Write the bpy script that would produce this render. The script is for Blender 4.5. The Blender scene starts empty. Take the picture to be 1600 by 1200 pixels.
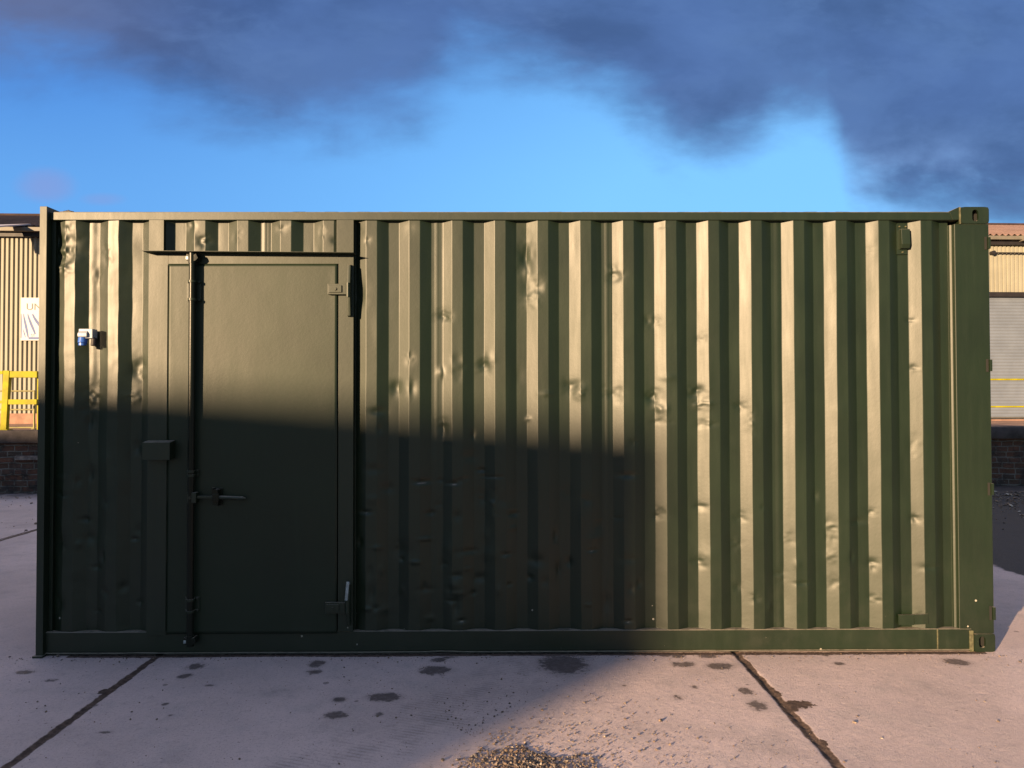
import bpy, bmesh, math, random
import numpy as np
from mathutils import Vector, Matrix, noise as mnoise
random.seed(7); rng = np.random.default_rng(11)
R = math.radians
scene = bpy.context.scene
COL = scene.collection

# ------------------------------------------------------------------ camera
CAM = np.array([2.958, -4.890, 1.615]); YAW, PITCH, ROLL, FPX = 0.0072, 0.0190, -0.0018, 1200.0
def cam_axes():
    cy, sy, cp, sp = math.cos(YAW), math.sin(YAW), math.cos(PITCH), math.sin(PITCH)
    F = np.array([sy*cp, cy*cp, sp]); Rt = np.array([cy, -sy, 0.0]); U = np.cross(Rt, F)
    cr, sr = math.cos(ROLL), math.sin(ROLL)
    return Rt*cr + U*sr, -Rt*sr + U*cr, F
AX = cam_axes()
cd = bpy.data.cameras.new('camera'); cam = bpy.data.objects.new('camera', cd); COL.objects.link(cam)
cd.sensor_width = 36; cd.lens = FPX/1600*36; cd.clip_start = 0.05; cd.clip_end = 3000
m = Matrix.Identity(4)
for i in range(3):
    m[i][0], m[i][1], m[i][2], m[i][3] = AX[0][i], AX[1][i], -AX[2][i], CAM[i]
cam.matrix_world = m
scene.camera = cam

def P(px, py, y=0.0):
    """world X,Z where the sight line of a photo pixel meets the vertical plane at depth y"""
    d = AX[0]*(px-800) + AX[1]*(600-py) + AX[2]*FPX
    t = (y-CAM[1])/d[1]; p = CAM+d*t
    return p[0], p[2]
def PX(px, y=0.0, py=650): return P(px, py, y)[0]
def PZ(py, y=0.0, px=800): return P(px, py, y)[1]
def G(px, py, z=0.0):
    d = AX[0]*(px-800) + AX[1]*(600-py) + AX[2]*FPX
    t = (z-CAM[2])/d[2]; p = CAM+d*t
    return p[0], p[1]

# ------------------------------------------------------------------ light
SUN_AZ, SUN_EL = R(40), R(9.5)          # sun stands behind and left of the camera
sun_to = Vector((math.sin(SUN_AZ)*math.cos(SUN_EL), math.cos(SUN_AZ)*math.cos(SUN_EL), -math.sin(SUN_EL)))
sd = bpy.data.lights.new('sun', 'SUN'); sd.energy = 5.0; sd.angle = R(0.5); sd.color = (1.0, 0.68, 0.385)
so = bpy.data.objects.new('sun', sd); COL.objects.link(so)
so.rotation_euler = sun_to.to_track_quat('-Z', 'Y').to_euler(); so.location = (-10, -12, 12)
scene.view_settings.view_transform = 'Standard'; scene.view_settings.look = 'None'
scene.view_settings.exposure = 1.55; scene.view_settings.gamma = 1.0; scene.view_settings.use_curve_mapping = False

class NT:
    def __init__(s, nt): s.nt = nt; nt.nodes.clear()
    def n(s, t, **kw):
        nd = s.nt.nodes.new(t)
        for k, v in kw.items():
            if k.startswith('i_'): nd.inputs[k[2:].replace('_', ' ')].default_value = v
            else: setattr(nd, k, v)
        return nd
    def put(s, sock, v):
        if isinstance(v, bpy.types.NodeSocket): s.nt.links.new(v, sock)
        elif v is not None: sock.default_value = v
    def math(s, op, a, b=None, c=None, clamp=False):
        nd = s.nt.nodes.new('ShaderNodeMath'); nd.operation = op; nd.use_clamp = clamp
        s.put(nd.inputs[0], a); s.put(nd.inputs[1], b)
        if c is not None: s.put(nd.inputs[2], c)
        return nd.outputs[0]
    def step(s, v, a, b, lo=0.0, hi=1.0):
        nd = s.nt.nodes.new('ShaderNodeMapRange'); nd.interpolation_type = 'SMOOTHSTEP'
        s.put(nd.inputs[0], v); s.put(nd.inputs[1], a); s.put(nd.inputs[2], b); nd.inputs[3].default_value = lo; nd.inputs[4].default_value = hi
        return nd.outputs[0]
    def mix(s, f, a, b, mode='MIX'):
        nd = s.nt.nodes.new('ShaderNodeMix'); nd.data_type = 'RGBA'; nd.blend_type = mode
        def c4(v): return v if isinstance(v, bpy.types.NodeSocket) else (tuple(v)+(1,) if len(v) == 3 else v)
        s.put(nd.inputs[0], f); s.put(nd.inputs[6], c4(a)); s.put(nd.inputs[7], c4(b))
        return nd.outputs[2]
    def noise(s, vec, scale, detail=4, rough=0.55, dist=0.0, out=0):
        nd = s.nt.nodes.new('ShaderNodeTexNoise'); s.put(nd.inputs['Vector'], vec)
        nd.inputs['Scale'].default_value = scale; nd.inputs['Detail'].default_value = detail
        nd.inputs['Roughness'].default_value = rough; nd.inputs['Distortion'].default_value = dist
        return nd.outputs[out]
    def mapping(s, vec, scale=(1, 1, 1), loc=(0, 0, 0), rot=(0, 0, 0)):
        nd = s.nt.nodes.new('ShaderNodeMapping'); s.put(nd.inputs[0], vec)
        nd.inputs['Scale'].default_value = scale; nd.inputs['Location'].default_value = loc; nd.inputs['Rotation'].default_value = rot
        return nd.outputs[0]

# world: Nishita sky with a broken deck of evening cloud
w = bpy.data.worlds.new('World'); scene.world = w; w.use_nodes = True
T = NT(w.node_tree)
tc = T.n('ShaderNodeTexCoord'); sep = T.n('ShaderNodeSeparateXYZ'); T.put(sep.inputs[0], tc.outputs['Generated'])
X, Y, Z = sep.outputs
sky = T.n('ShaderNodeTexSky', sky_type='NISHITA', sun_disc=False, sun_elevation=SUN_EL, sun_rotation=R(180)+SUN_AZ, altitude=60, air_density=1.0, dust_density=0.3, ozone_density=2.5)
ym = T.math('MAXIMUM', Y, 0.2)
u = T.math('DIVIDE', X, ym); v = T.math('DIVIDE', Z, ym)
comb = T.n('ShaderNodeCombineXYZ'); T.put(comb.inputs[0], u); T.put(comb.inputs[1], T.math('MULTIPLY', v, 1.7))
uv = comb.outputs[0]
fc = T.n('ShaderNodeFloatCurve')
T.put(fc.inputs['Value'], T.math('MULTIPLY_ADD', u, 0.5, 0.5, clamp=True))
cur = fc.mapping.curves[0]
edge = [(-400, 95), (0, 112), (150, 135), (300, 170), (430, 205), (560, 210), (640, 195), (740, 118), (830, 128), (940, 165), (1000, 215), (1100, 262), (1170, 250), (1225, 196), (1285, 188), (1310, 225), (1345, 315), (1500, 345), (1620, 345), (2000, 330)]
pts = [(((px-800)/1200+YAW)*0.5+0.5, (600-py)/1200+0.019) for px, py in edge]
cur.points[0].location = (0.0, 0.43); cur.points[1].location = (1.0, 0.27)
for a, b in pts:
    if 0.0 < a < 1.0: cur.points.new(a, b)
for p in cur.points: p.handle_type = 'AUTO'
fc.mapping.update()
n1 = T.noise(uv, 3.4, 9, 0.55, 0.12); n2 = T.noise(T.mapping(uv, (1.6, 1.6, 1), (4, 2, 0), (0, 0, 0.5)), 2.3, 8, 0.58, 0.25)
d = T.math('SUBTRACT', v, fc.outputs[0])
d = T.math('ADD', d, T.math('MULTIPLY', T.math('SUBTRACT', n1, 0.5), 0.27))
n3 = T.noise(T.mapping(uv, (1, 1.5, 1), (1, 5, 0), (0, 0, -0.6)), 9.0, 8, 0.6, 0.2)
d = T.math('ADD', d, T.math('MULTIPLY', T.math('SUBTRACT', n3, 0.5), 0.09))
mask = T.step(d, -0.06, 0.10)
def blob(px, py, rx, ry, amp):
    a = T.math('DIVIDE', T.math('SUBTRACT', u, (px-800)/1200+YAW), rx/1200); b = T.math('DIVIDE', T.math('SUBTRACT', v, (600-py)/1200+0.019), ry/1200)
    r2 = T.math('ADD', T.math('MULTIPLY', a, a), T.math('MULTIPLY', b, b))
    r2 = T.math('ADD', r2, T.math('MULTIPLY', T.math('SUBTRACT', n2, 0.5), 2.6))
    return T.math('MULTIPLY', T.step(r2, 1.3, -0.3), amp)
pink = T.math('MAXIMUM', blob(70, 288, 52, 30, 0.55), blob(165, 310, 40, 12, 0.4))
# gaps in the deck overhead and an open western sky behind the camera
high = T.step(v, 0.55, 1.4); gaps = T.step(n2, 0.42, 0.60)
mask = T.math('MULTIPLY', mask, T.math('SUBTRACT', 1.0, T.math('MULTIPLY', high, gaps)))
mask = T.math('MULTIPLY', mask, T.step(Y, -0.3, 0.2, 0.3, 1.0))
skyc = T.mix(1.0, sky.outputs[0], (0.50, 0.72, 1.05), 'MULTIPLY')
lowsky = T.step(v, 0.50, 0.24)
skyc = T.mix(T.math('MULTIPLY', T.step(Y, 0.0, 0.4), 0.8), skyc, T.mix(T.math('MULTIPLY_ADD', T.step(u, -0.6, 0.45), 0.85, T.math('MULTIPLY_ADD', lowsky, 0.45, -0.1), clamp=True), (0.34, 1.15, 3.05), (0.92, 2.45, 4.3)))
cl = T.mix(T.step(n2, 0.36, 0.66), (0.22, 0.42, 1.04), (0.36, 0.68, 1.56))
cl = T.mix(T.math('MULTIPLY', T.step(n3, 0.48, 0.66), 0.35), cl, (0.44, 0.80, 1.72))
cl = T.mix(T.math('MULTIPLY', T.step(n1, 0.40, 0.62, 1.0, 0.0), 0.45), cl, (0.36, 0.68, 1.7))
thin = T.math('MULTIPLY', T.step(u, 0.30, 0.52), T.step(v, 0.38, 0.26))
cl = T.mix(T.math('MULTIPLY', T.math('MULTIPLY', thin, T.step(n1, 0.62, 0.42)), 0.85), cl, (0.95, 1.60, 2.9))
warm = T.math('MULTIPLY', T.step(u, -0.30, -0.75), T.step(v, 0.38, 0.50))
cl = T.mix(T.math('MULTIPLY', warm, 0.75), cl, (0.56, 0.60, 1.02))
# cloud overhead, out of view, brightened to fill the shaded ground
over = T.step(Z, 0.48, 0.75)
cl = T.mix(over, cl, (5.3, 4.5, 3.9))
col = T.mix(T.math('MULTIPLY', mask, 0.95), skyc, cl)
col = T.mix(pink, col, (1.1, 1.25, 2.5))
dim = T.math('MULTIPLY', T.step(Y, 0.15, -0.25), T.step(Z, 0.75, 0.35))  # unseen low sky behind the camera recoloured to set the container's shade
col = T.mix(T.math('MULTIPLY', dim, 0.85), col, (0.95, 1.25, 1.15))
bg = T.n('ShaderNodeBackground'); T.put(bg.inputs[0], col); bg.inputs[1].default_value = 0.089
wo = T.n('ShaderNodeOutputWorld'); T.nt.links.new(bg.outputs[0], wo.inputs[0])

# ------------------------------------------------------------------ materials
def material(name):
    mt = bpy.data.materials.new(name); mt.use_nodes = True
    t = NT(mt.node_tree); out = t.n('ShaderNodeOutputMaterial'); b = t.n('ShaderNodeBsdfPrincipled')
    t.nt.links.new(b.outputs[0], out.inputs[0]); tc = t.n('ShaderNodeTexCoord')
    return mt, t, b, tc.outputs['Object']
def bump(t, b, h, dist, strength=1.0, normal=None):
    nd = t.n('ShaderNodeBump'); nd.inputs['Strength'].default_value = strength; nd.inputs['Distance'].default_value = dist
    t.put(nd.inputs['Height'], h)
    if normal is not None: t.put(nd.inputs['Normal'], normal)
    if b is not None: t.nt.links.new(nd.outputs[0], b.inputs['Normal'])
    return nd.outputs[0]
def paint(name, base, rough=0.40, chips=0.5, spec=0.58, coat=0.0, wave=0.0012, chip_col=(0.30, 0.28, 0.24)):
    mt, t, b, o = material(name)
    big = t.noise(o, 1.7, 5, 0.6); fine = t.noise(o, 60, 4, 0.6); stretch = t.noise(t.mapping(o, (9, 9, 0.9)), 2.0, 5, 0.6)
    c = t.mix(t.step(big, 0.3, 0.7), [x*0.86 for x in base], [x*1.14 for x in base])
    c = t.mix(t.math('MULTIPLY', t.step(stretch, 0.5, 0.8), 0.35), c, [x*1.5+0.003 for x in base])
    # road dust thrown up the lower part of the steel
    sp = t.n('ShaderNodeSeparateXYZ'); t.put(sp.inputs[0], o)
    low = t.step(sp.outputs[2], 0.9, 0.0)
    dirt = t.math('MULTIPLY', t.math('MULTIPLY', low, t.step(t.noise(o, 5, 8, 0.7), 0.4, 0.75)), 0.11)
    c = t.mix(dirt, c, (0.06, 0.052, 0.04))
    vo = t.n('ShaderNodeTexVoronoi', feature='F1'); t.put(vo.inputs['Vector'], t.mapping(o, (1, 0.05, 1))); vo.inputs['Scale'].default_value = 17
    sel = t.math('GREATER_THAN', t.n('ShaderNodeSeparateColor').outputs[0], 0.5)
    sc = t.n('ShaderNodeSeparateColor'); t.put(sc.inputs[0], vo.outputs['Color'])
    lim = t.step(sp.outputs[2], 0.45, 0.08, 0.006, 0.36)
    sel = t.math('LESS_THAN', sc.outputs[0], t.math('MULTIPLY', lim, chips))
    dd = t.math('ADD', vo.outputs['Distance'], t.math('MULTIPLY', t.noise(o, 90, 3), 0.10))
    chip = t.math('MULTIPLY', sel, t.math('LESS_THAN', dd, t.math('MULTIPLY_ADD', sc.outputs[1], 0.09, 0.075)))
    c = t.mix(chip, c, chip_col)
    # dust settled on faces that look up
    ge = t.n('ShaderNodeNewGeometry'); sn = t.n('ShaderNodeSeparateXYZ'); t.put(sn.inputs[0], ge.outputs['True Normal'])
    dust = t.math('MULTIPLY', t.step(sn.outputs[2], 0.45, 0.9), t.step(t.noise(o, 18, 5, 0.7), 0.25, 0.6, 0.35, 0.95)); c = t.mix(dust, c, (0.23, 0.20, 0.16))
    t.put(b.inputs['Base Color'], c)
    r = t.math('ADD', t.math('MULTIPLY', t.math('SUBTRACT', big, 0.5), 0.10), t.math('MULTIPLY', t.math('SUBTRACT', stretch, 0.5), 0.16))
    r = t.math('ADD', r, rough); r = t.math('ADD', r, t.math('MULTIPLY', dirt, 0.6)); r = t.math('ADD', r, t.math('MULTIPLY', chip, 0.4))
    t.put(b.inputs['Roughness'], r)
    b.inputs['Specular IOR Level'].default_value = spec
    b.inputs['Coat Weight'].default_value = coat; t.put(b.inputs['Coat Roughness'], t.math('SUBTRACT', r, 0.12))
    n = bump(t, None, t.noise(o, 5, 2, 0.5), wave*1.5, 0.5)
    bump(t, b, t.math('ADD', t.math('MULTIPLY', t.noise(o, 220, 2, 0.5), 0.6), t.math('MULTIPLY', t.noise(o, 45, 4, 0.6), 1.4)), 0.0005, 0.5, n)
    return mt
def plain(name, base, rough=0.6, metal=0.0, var=0.15, scale=8, bmp=0.001, spec=0.5):
    mt, t, b, o = material(name)
    nn = t.noise(o, scale, 6, 0.62)
    t.put(b.inputs['Base Color'], t.mix(t.step(nn, 0.3, 0.7), [max(0, x*(1-var)) for x in base], [x*(1+var) for x in base]))
    t.put(b.inputs['Roughness'], t.math('ADD', t.math('MULTIPLY', t.math('SUBTRACT', nn, 0.5), 0.2), rough))
    b.inputs['Metallic'].default_value = metal; b.inputs['Specular IOR Level'].default_value = spec
    if bmp: bump(t, b, t.noise(o, scale*8, 4, 0.6), bmp, 0.6)
    return mt
GREEN = (0.0044, 0.0122, 0.0034)
M = {}
M['green'] = paint('green_paint', GREEN, 0.49, 0.8)
M['post'] = paint('post_paint', GREEN, 0.52, 0.8, spec=0.62)
M['door'] = paint('door_paint', (0.0075, 0.0160, 0.0070), 0.50, 0.25, wave=0.0003, spec=.42)
M['rodpaint'] = paint('rod_paint', (0.0060, 0.0085, 0.0055), 0.34, 0.6, spec=0.25, coat=0.0)
M['pale'] = plain('worn_steel', (0.30, 0.34, 0.36), 0.45, 0.3, 0.25, 30)
M['hole'] = plain('hollow_shade', (0.010, 0.010, 0.009), 0.9)  # dark tone painted in for the shade inside slots and lug notches
M['weld'] = plain('weld_edge', (0.085, 0.082, 0.045), 0.5, 0, 0.4, 40, 0.003)
M['grey_plastic'] = plain('grey_plastic', (0.27, 0.30, 0.35), 0.4, 0, 0.06)
M['blue_plastic'] = plain('blue_plastic', (0.035, 0.11, 0.42), 0.35, 0, 0.08)
M['black'] = plain('dark_trim', (0.012, 0.010, 0.012), 0.6)
M['clad'] = plain('cream_cladding', (0.24, 0.235, 0.19), 0.62, 0, 0.10, 1.4, 0.0)
M['clad2'] = plain('beige_cladding', (0.20, 0.175, 0.12), 0.6, 0, 0.1, 1.2, 0.0)
M['yellow'] = plain('yellow_paint', (0.275, 0.25, 0.004), 0.6, 0, 0.22, 6, spec=0.2)
M['tube'] = plain('old_yellow_tube', (0.20, 0.18, 0.06), 0.5, 0, 0.2, 6)
M['shutter'] = plain('roller_shutter_slats', (0.13, 0.155, 0.20), 0.5, 0, 0.08, 2)
M['gutter'] = plain('grey_gutter', (0.13, 0.12, 0.10), 0.6, 0, 0.2, 3)
M['skylight'] = plain('pale_rooflight', (0.40, 0.37, 0.40), 0.5, 0, 0.1, 3)
M['white_sign'] = plain('sign_white', (0.40, 0.42, 0.45), 0.5, 0, 0.04)
M['sign_blue'] = plain('sign_blue', (0.045, 0.085, 0.25), 0.6, 0, 0.08)
M['sign_black'] = plain('sign_lettering', (0.03, 0.035, 0.05), 0.5)
M['concrete_dock'] = plain('dock_concrete', (0.26, 0.15, 0.11), 0.9, 0, 0.3, 3, 0.004)
M['dock_edge'] = plain('dock_edge_beam', (0.055, 0.045, 0.045), 0.85, 0, 0.5, 5, 0.006)

def roof_mat(name, a, b_):
    mt, t, b, o = material(name)
    n = t.noise(o, 2.2, 7, 0.65); n3 = t.noise(o, 14, 5, 0.7)
    c = t.mix(t.step(n, 0.35, 0.7), a, b_); c = t.mix(t.math('MULTIPLY', t.step(n3, 0.5, 0.75), 0.5), c, (0.05, 0.045, 0.035))
    t.put(b.inputs['Base Color'], c); b.inputs['Roughness'].default_value = 0.9; b.inputs['Specular IOR Level'].default_value = 0.2
    bump(t, b, n3, 0.01); return mt
M['roof_brown'] = roof_mat('brown_fibre_cement', (0.20, 0.125, 0.10), (0.27, 0.175, 0.14))
M['roof_dark'] = roof_mat('dark_fibre_cement', (0.030, 0.020, 0.022), (0.055, 0.035, 0.034))

def brick_mat():
    mt, t, b, o = material('old_brickwork')
    vec = t.mapping(o, (1, 1, 1), (0, 0, 0), (R(90), 0, 0)); wv_ = t.n('ShaderNodeVectorMath', operation='MULTIPLY_ADD'); t.put(wv_.inputs[0], t.noise(o, 3, 3, 0.5, 0, 1)); wv_.inputs[1].default_value = (.05, .05, .05); t.put(wv_.inputs[2], vec); vec = wv_.outputs[0]
    bk = t.n('ShaderNodeTexBrick'); t.put(bk.inputs['Vector'], vec)
    bk.inputs['Scale'].default_value = 1.0; bk.inputs['Brick Width'].default_value = 0.225; bk.inputs['Row Height'].default_value = 0.10; bk.offset_frequency = 2; bk.squash = 1.4; bk.squash_frequency = 3
    bk.inputs['Mortar Size'].default_value = 0.012; bk.inputs['Mortar Smooth'].default_value = 0.3
    bk.inputs['Color1'].default_value = (0.17, 0.075, 0.05, 1); bk.inputs['Color2'].default_value = (0.085, 0.06, 0.05, 1); bk.inputs['Mortar'].default_value = (0.20, 0.18, 0.16, 1)
    n = t.noise(o, 4, 8, 0.7); n4 = t.noise(t.mapping(o, (1, 1, 2.5)), 9, 5, 0.7)
    c = t.mix(t.step(n, 0.38, 0.66), bk.outputs[0], (0.045, 0.040, 0.040))
    c = t.mix(t.math('MULTIPLY', t.step(n4, 0.60, 0.72), 0.7), c, (0.34, 0.27, 0.21))
    t.put(b.inputs['Base Color'], c); b.inputs['Roughness'].default_value = 0.92; b.inputs['Specular IOR Level'].default_value = 0.2
    bump(t, b, t.math('ADD', t.math('MULTIPLY', bk.outputs['Fac'], -1.0), t.math('MULTIPLY', n4, 1.2)), 0.025); return mt
M['brick'] = brick_mat()

def ground_mat():
    q_ = G(690, 1110); tyre = 0.80*q_[0]-0.60*q_[1]
    mt, t, b, o = material('concrete_yard_surface')
    sp = t.n('ShaderNodeSeparateXYZ'); t.put(sp.inputs[0], o); x, y, z = sp.outputs
    a, bb, c_, dd = [t.noise(o, s, dt, r) for s, dt, r in ((0.7, 6, 0.6), (4.5, 8, 0.68), (30, 6, 0.7), (150, 4, 0.7))]
    c = t.mix(t.step(a, 0.32, 0.68), (0.45, 0.365, 0.36), (0.575, 0.465, 0.46))
    c = t.mix(t.math('MULTIPLY', t.step(bb, 0.45, 0.75), 0.45), c, (0.36, 0.325, 0.325))
    c = t.mix(t.math('MULTIPLY', t.step(c_, 0.52, 0.72), 0.30), c, (0.62, 0.53, 0.49))
    c = t.mix(t.math('MULTIPLY', t.step(dd, 0.56, 0.70), 0.6), c, (0.15, 0.125, 0.12))
    d5 = t.noise(o, 70, 5, 0.75); c = t.mix(t.math('MULTIPLY', t.step(d5, 0.54, 0.66), 0.55), c, (0.22, 0.185, 0.18))
    c = t.mix(t.math('MULTIPLY', t.step(d5, 0.42, 0.32), 0.4), c, (0.70, 0.62, 0.60))
    d6 = t.noise(o, 11, 7, 0.75); c = t.mix(t.math('MULTIPLY', t.step(d6, 0.52, 0.68), 0.35), c, (0.28, 0.24, 0.24))
    c = t.mix(t.math('MULTIPLY', t.step(dd, 0.38, 0.26), 0.45), c, (0.62, 0.56, 0.50))
    # tyre-mark band (faint tread bars)
    def line(nx, ny, cc, wdt, namp=0.02, nsc=6):
        v_ = t.math('ADD', t.math('MULTIPLY', x, nx), t.math('MULTIPLY', y, ny)); v_ = t.math('SUBTRACT', v_, cc)
        v_ = t.math('ADD', v_, t.math('MULTIPLY', t.math('SUBTRACT', t.noise(o, nsc, 6, 0.65), 0.5), namp))
        return t.step(t.math('ABSOLUTE', v_), wdt, wdt*0.65)
    j = None
    # faint tyre tread prints and a scrubbed arc
    tw = t.math('SINE', t.math('MULTIPLY', t.math('ADD', y, t.math('MULTIPLY', x, 0.35)), 210.0))
    reg = t.math('MULTIPLY', line(0.80, -0.60, tyre, 0.26, 0.05, 5), t.step(bb, 0.40, 0.62))
    c = t.mix(t.math('MULTIPLY', reg, t.step(tw, -0.2, 0.7, 0.10, 0.42)), c, (0.17, 0.145, 0.14))
    c = t.mix(t.math('MULTIPLY', t.step(t.noise(t.mapping(o, (1, 1, 1), (3, 7, 0)), 1.3, 7, 0.7), 0.50, 0.72), 0.40), c, (0.22, 0.195, 0.195))
    ja = G(243, 1027)[0]; jb = G(1145, 1017)[0]+0.01
    for cc, wd in ((ja, 0.030), (jb, 0.034), (2*ja-jb, 0.02)):
        l = line(1, 0, cc, wd, 0.055, 7); j = l if j is None else t.math('MAXIMUM', j, l)
    for (p1, p2) in (((0, 845), (55, 829)),):
        q1, q2 = G(*p1), G(*p2); dx, dy = q2[0]-q1[0], q2[1]-q1[1]; L = math.hypot(dx, dy); nx, ny = -dy/L, dx/L
        l = line(nx, ny, nx*q1[0]+ny*q1[1], 0.035, 0.05, 3)
        l = t.math('MULTIPLY', l, t.math('LESS_THAN', x, 0.0)); j = t.math('MAXIMUM', j, l)
    at = t.n('ShaderNodeAttribute', attribute_name='stain'); wet = at.outputs['Fac']
    at2 = t.n('ShaderNodeAttribute', attribute_name='soil')
    e = t.math('ADD', wet, t.math('ADD', t.math('MULTIPLY', t.math('SUBTRACT', t.noise(o, 17, 8, 0.76), 0.5), 1.3), t.math('MULTIPLY', t.math('SUBTRACT', t.noise(o, 45, 5, 0.7), 0.5), 0.8)))
    stain = t.step(e, 0.40, 0.60)
    c = t.mix(t.math('MULTIPLY', stain, t.step(t.noise(o, 30, 5, 0.7), 0.2, 0.6, 0.55, 0.86)), c, (0.050, 0.040, 0.040))
    e2 = t.math('ADD', at2.outputs['Fac'], t.math('MULTIPLY', t.math('SUBTRACT', t.noise(o, 40, 6, 0.7), 0.5), 0.9))
    j = t.math('MAXIMUM', j, t.step(e2, 0.46, 0.54))
    c = t.mix(j, c, t.mix(t.step(c_, 0.4, 0.65), (0.060, 0.042, 0.036), (0.13, 0.090, 0.072)))
    # little dark spots of oil and damp
    vo = t.n('ShaderNodeTexVoronoi'); t.put(vo.inputs['Vector'], t.mapping(o, (1, 1, 0))); vo.inputs['Scale'].default_value = 4.2
    s2 = t.n('ShaderNodeSeparateColor'); t.put(s2.inputs[0], vo.outputs['Color'])
    spot = t.math('MULTIPLY', t.math('LESS_THAN', s2.outputs[0], 0.45), t.math('LESS_THAN', t.math('ADD', vo.outputs['Distance'], t.math('MULTIPLY', bb, 0.22)), t.math('MULTIPLY_ADD', s2.outputs[1], 0.055, 0.12)))
    c = t.mix(t.math('MULTIPLY', spot, 0.55), c, (0.07, 0.058, 0.055))
    v2 = t.n('ShaderNodeTexVoronoi'); t.put(v2.inputs['Vector'], t.mapping(o, (0.7, 1.3, 0), (0, 0, 0), (0, 0, 0.6))); v2.inputs['Scale'].default_value = 17
    s3 = t.n('ShaderNodeSeparateColor'); t.put(s3.inputs[0], v2.outputs['Color'])
    fl = t.math('MULTIPLY', t.math('LESS_THAN', s3.outputs[0], t.step(bb, 0.4, 0.65, 0.10, 0.45)), t.math('LESS_THAN', t.math('ADD', v2.outputs['Distance'], t.math('MULTIPLY', c_, 0.25)), t.math('MULTIPLY_ADD', s3.outputs[1], 0.09, 0.15)))
    c = t.mix(t.math('MULTIPLY', fl, 0.65), c, (0.09, 0.075, 0.07))
    halo = t.step(wet, 0.08, 0.5); c = t.mix(t.math('MULTIPLY', halo, 0.22), c, (0.15, 0.125, 0.12))
    # tarmac to the right of the slabs
    e3 = t.math('ADD', x, t.math('MULTIPLY', t.math('SUBTRACT', t.noise(o, 2.5, 6, 0.7), 0.5), 0.35))
    tar = t.math('MULTIPLY', t.step(e3, 7.60, 7.68), t.math('GREATER_THAN', y, 1.0))
    tc_ = t.mix(t.step(dd, 0.4, 0.7), (0.045, 0.042, 0.045), (0.085, 0.078, 0.078))
    tc_ = t.mix(t.math('MULTIPLY', t.step(bb, 0.5, 0.7), 0.5), tc_, (0.035, 0.033, 0.036))
    e4 = t.math('ADD', y, t.math('MULTIPLY', t.math('SUBTRACT', t.noise(o, 1.5, 6, 0.7), 0.5), 0.5))
    tar = t.math('MAXIMUM', tar, t.step(e4, -3.6, -3.9))   # unseen tarmac added out of frame, cuts the warm bounce onto the container
    c = t.mix(tar, c, tc_)
    # ground darker toward the foot of the loading dock
    gr = t.step(y, 7.3, 8.6); c = t.mix(t.math('MULTIPLY', gr, t.step(bb, 0.3, 0.6)), c, (0.09, 0.075, 0.07))
    t.put(b.inputs['Base Color'], c)
    rr = t.math('SUBTRACT', 0.88, t.math('MULTIPLY', stain, 0.30)); t.put(b.inputs['Roughness'], rr)
    b.inputs['Specular IOR Level'].default_value = 0.25
    h = t.math('ADD', t.math('MULTIPLY', bb, 0.8), t.math('MULTIPLY', c_, 0.75)); h = t.math('ADD', h, t.math('MULTIPLY', dd, 0.75)); h = t.math('ADD', h, t.math('MULTIPLY', t.noise(o, 420, 2, 0.6), 0.35))
    h = t.math('SUBTRACT', h, t.math('MULTIPLY', j, 0.5))
    bump(t, b, h, 0.0042, 0.9); return mt
M['ground'] = ground_mat()

def stone_mat():
    mt, t, b, o = material('loose_stone')
    g = t.n('ShaderNodeNewGeometry'); rp = g.outputs['Random Per Island']
    cr = t.n('ShaderNodeValToRGB'); t.put(cr.inputs[0], rp); el = cr.color_ramp.elements
    el[0].color = (0.05, 0.038, 0.032, 1); el[1].color = (0.42, 0.38, 0.33, 1); el[1].position = 1.0
    for p_, q_ in ((0.25, (0.12, 0.080, 0.058, 1)), (0.5, (0.18, 0.14, 0.11, 1)), (0.7, (0.085, 0.08, 0.082, 1)), (0.85, (0.26, 0.15, 0.07, 1))):
        k = el.new(p_); k.color = q_
    n = t.noise(o, 120, 4, 0.6); t.put(b.inputs['Base Color'], t.mix(t.math('MULTIPLY', n, 0.4), cr.outputs[0], (0.16, 0.13, 0.11)))
    b.inputs['Roughness'].default_value = 0.85; bump(t, b, n, 0.001); return mt
M['stone'] = stone_mat()

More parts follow.
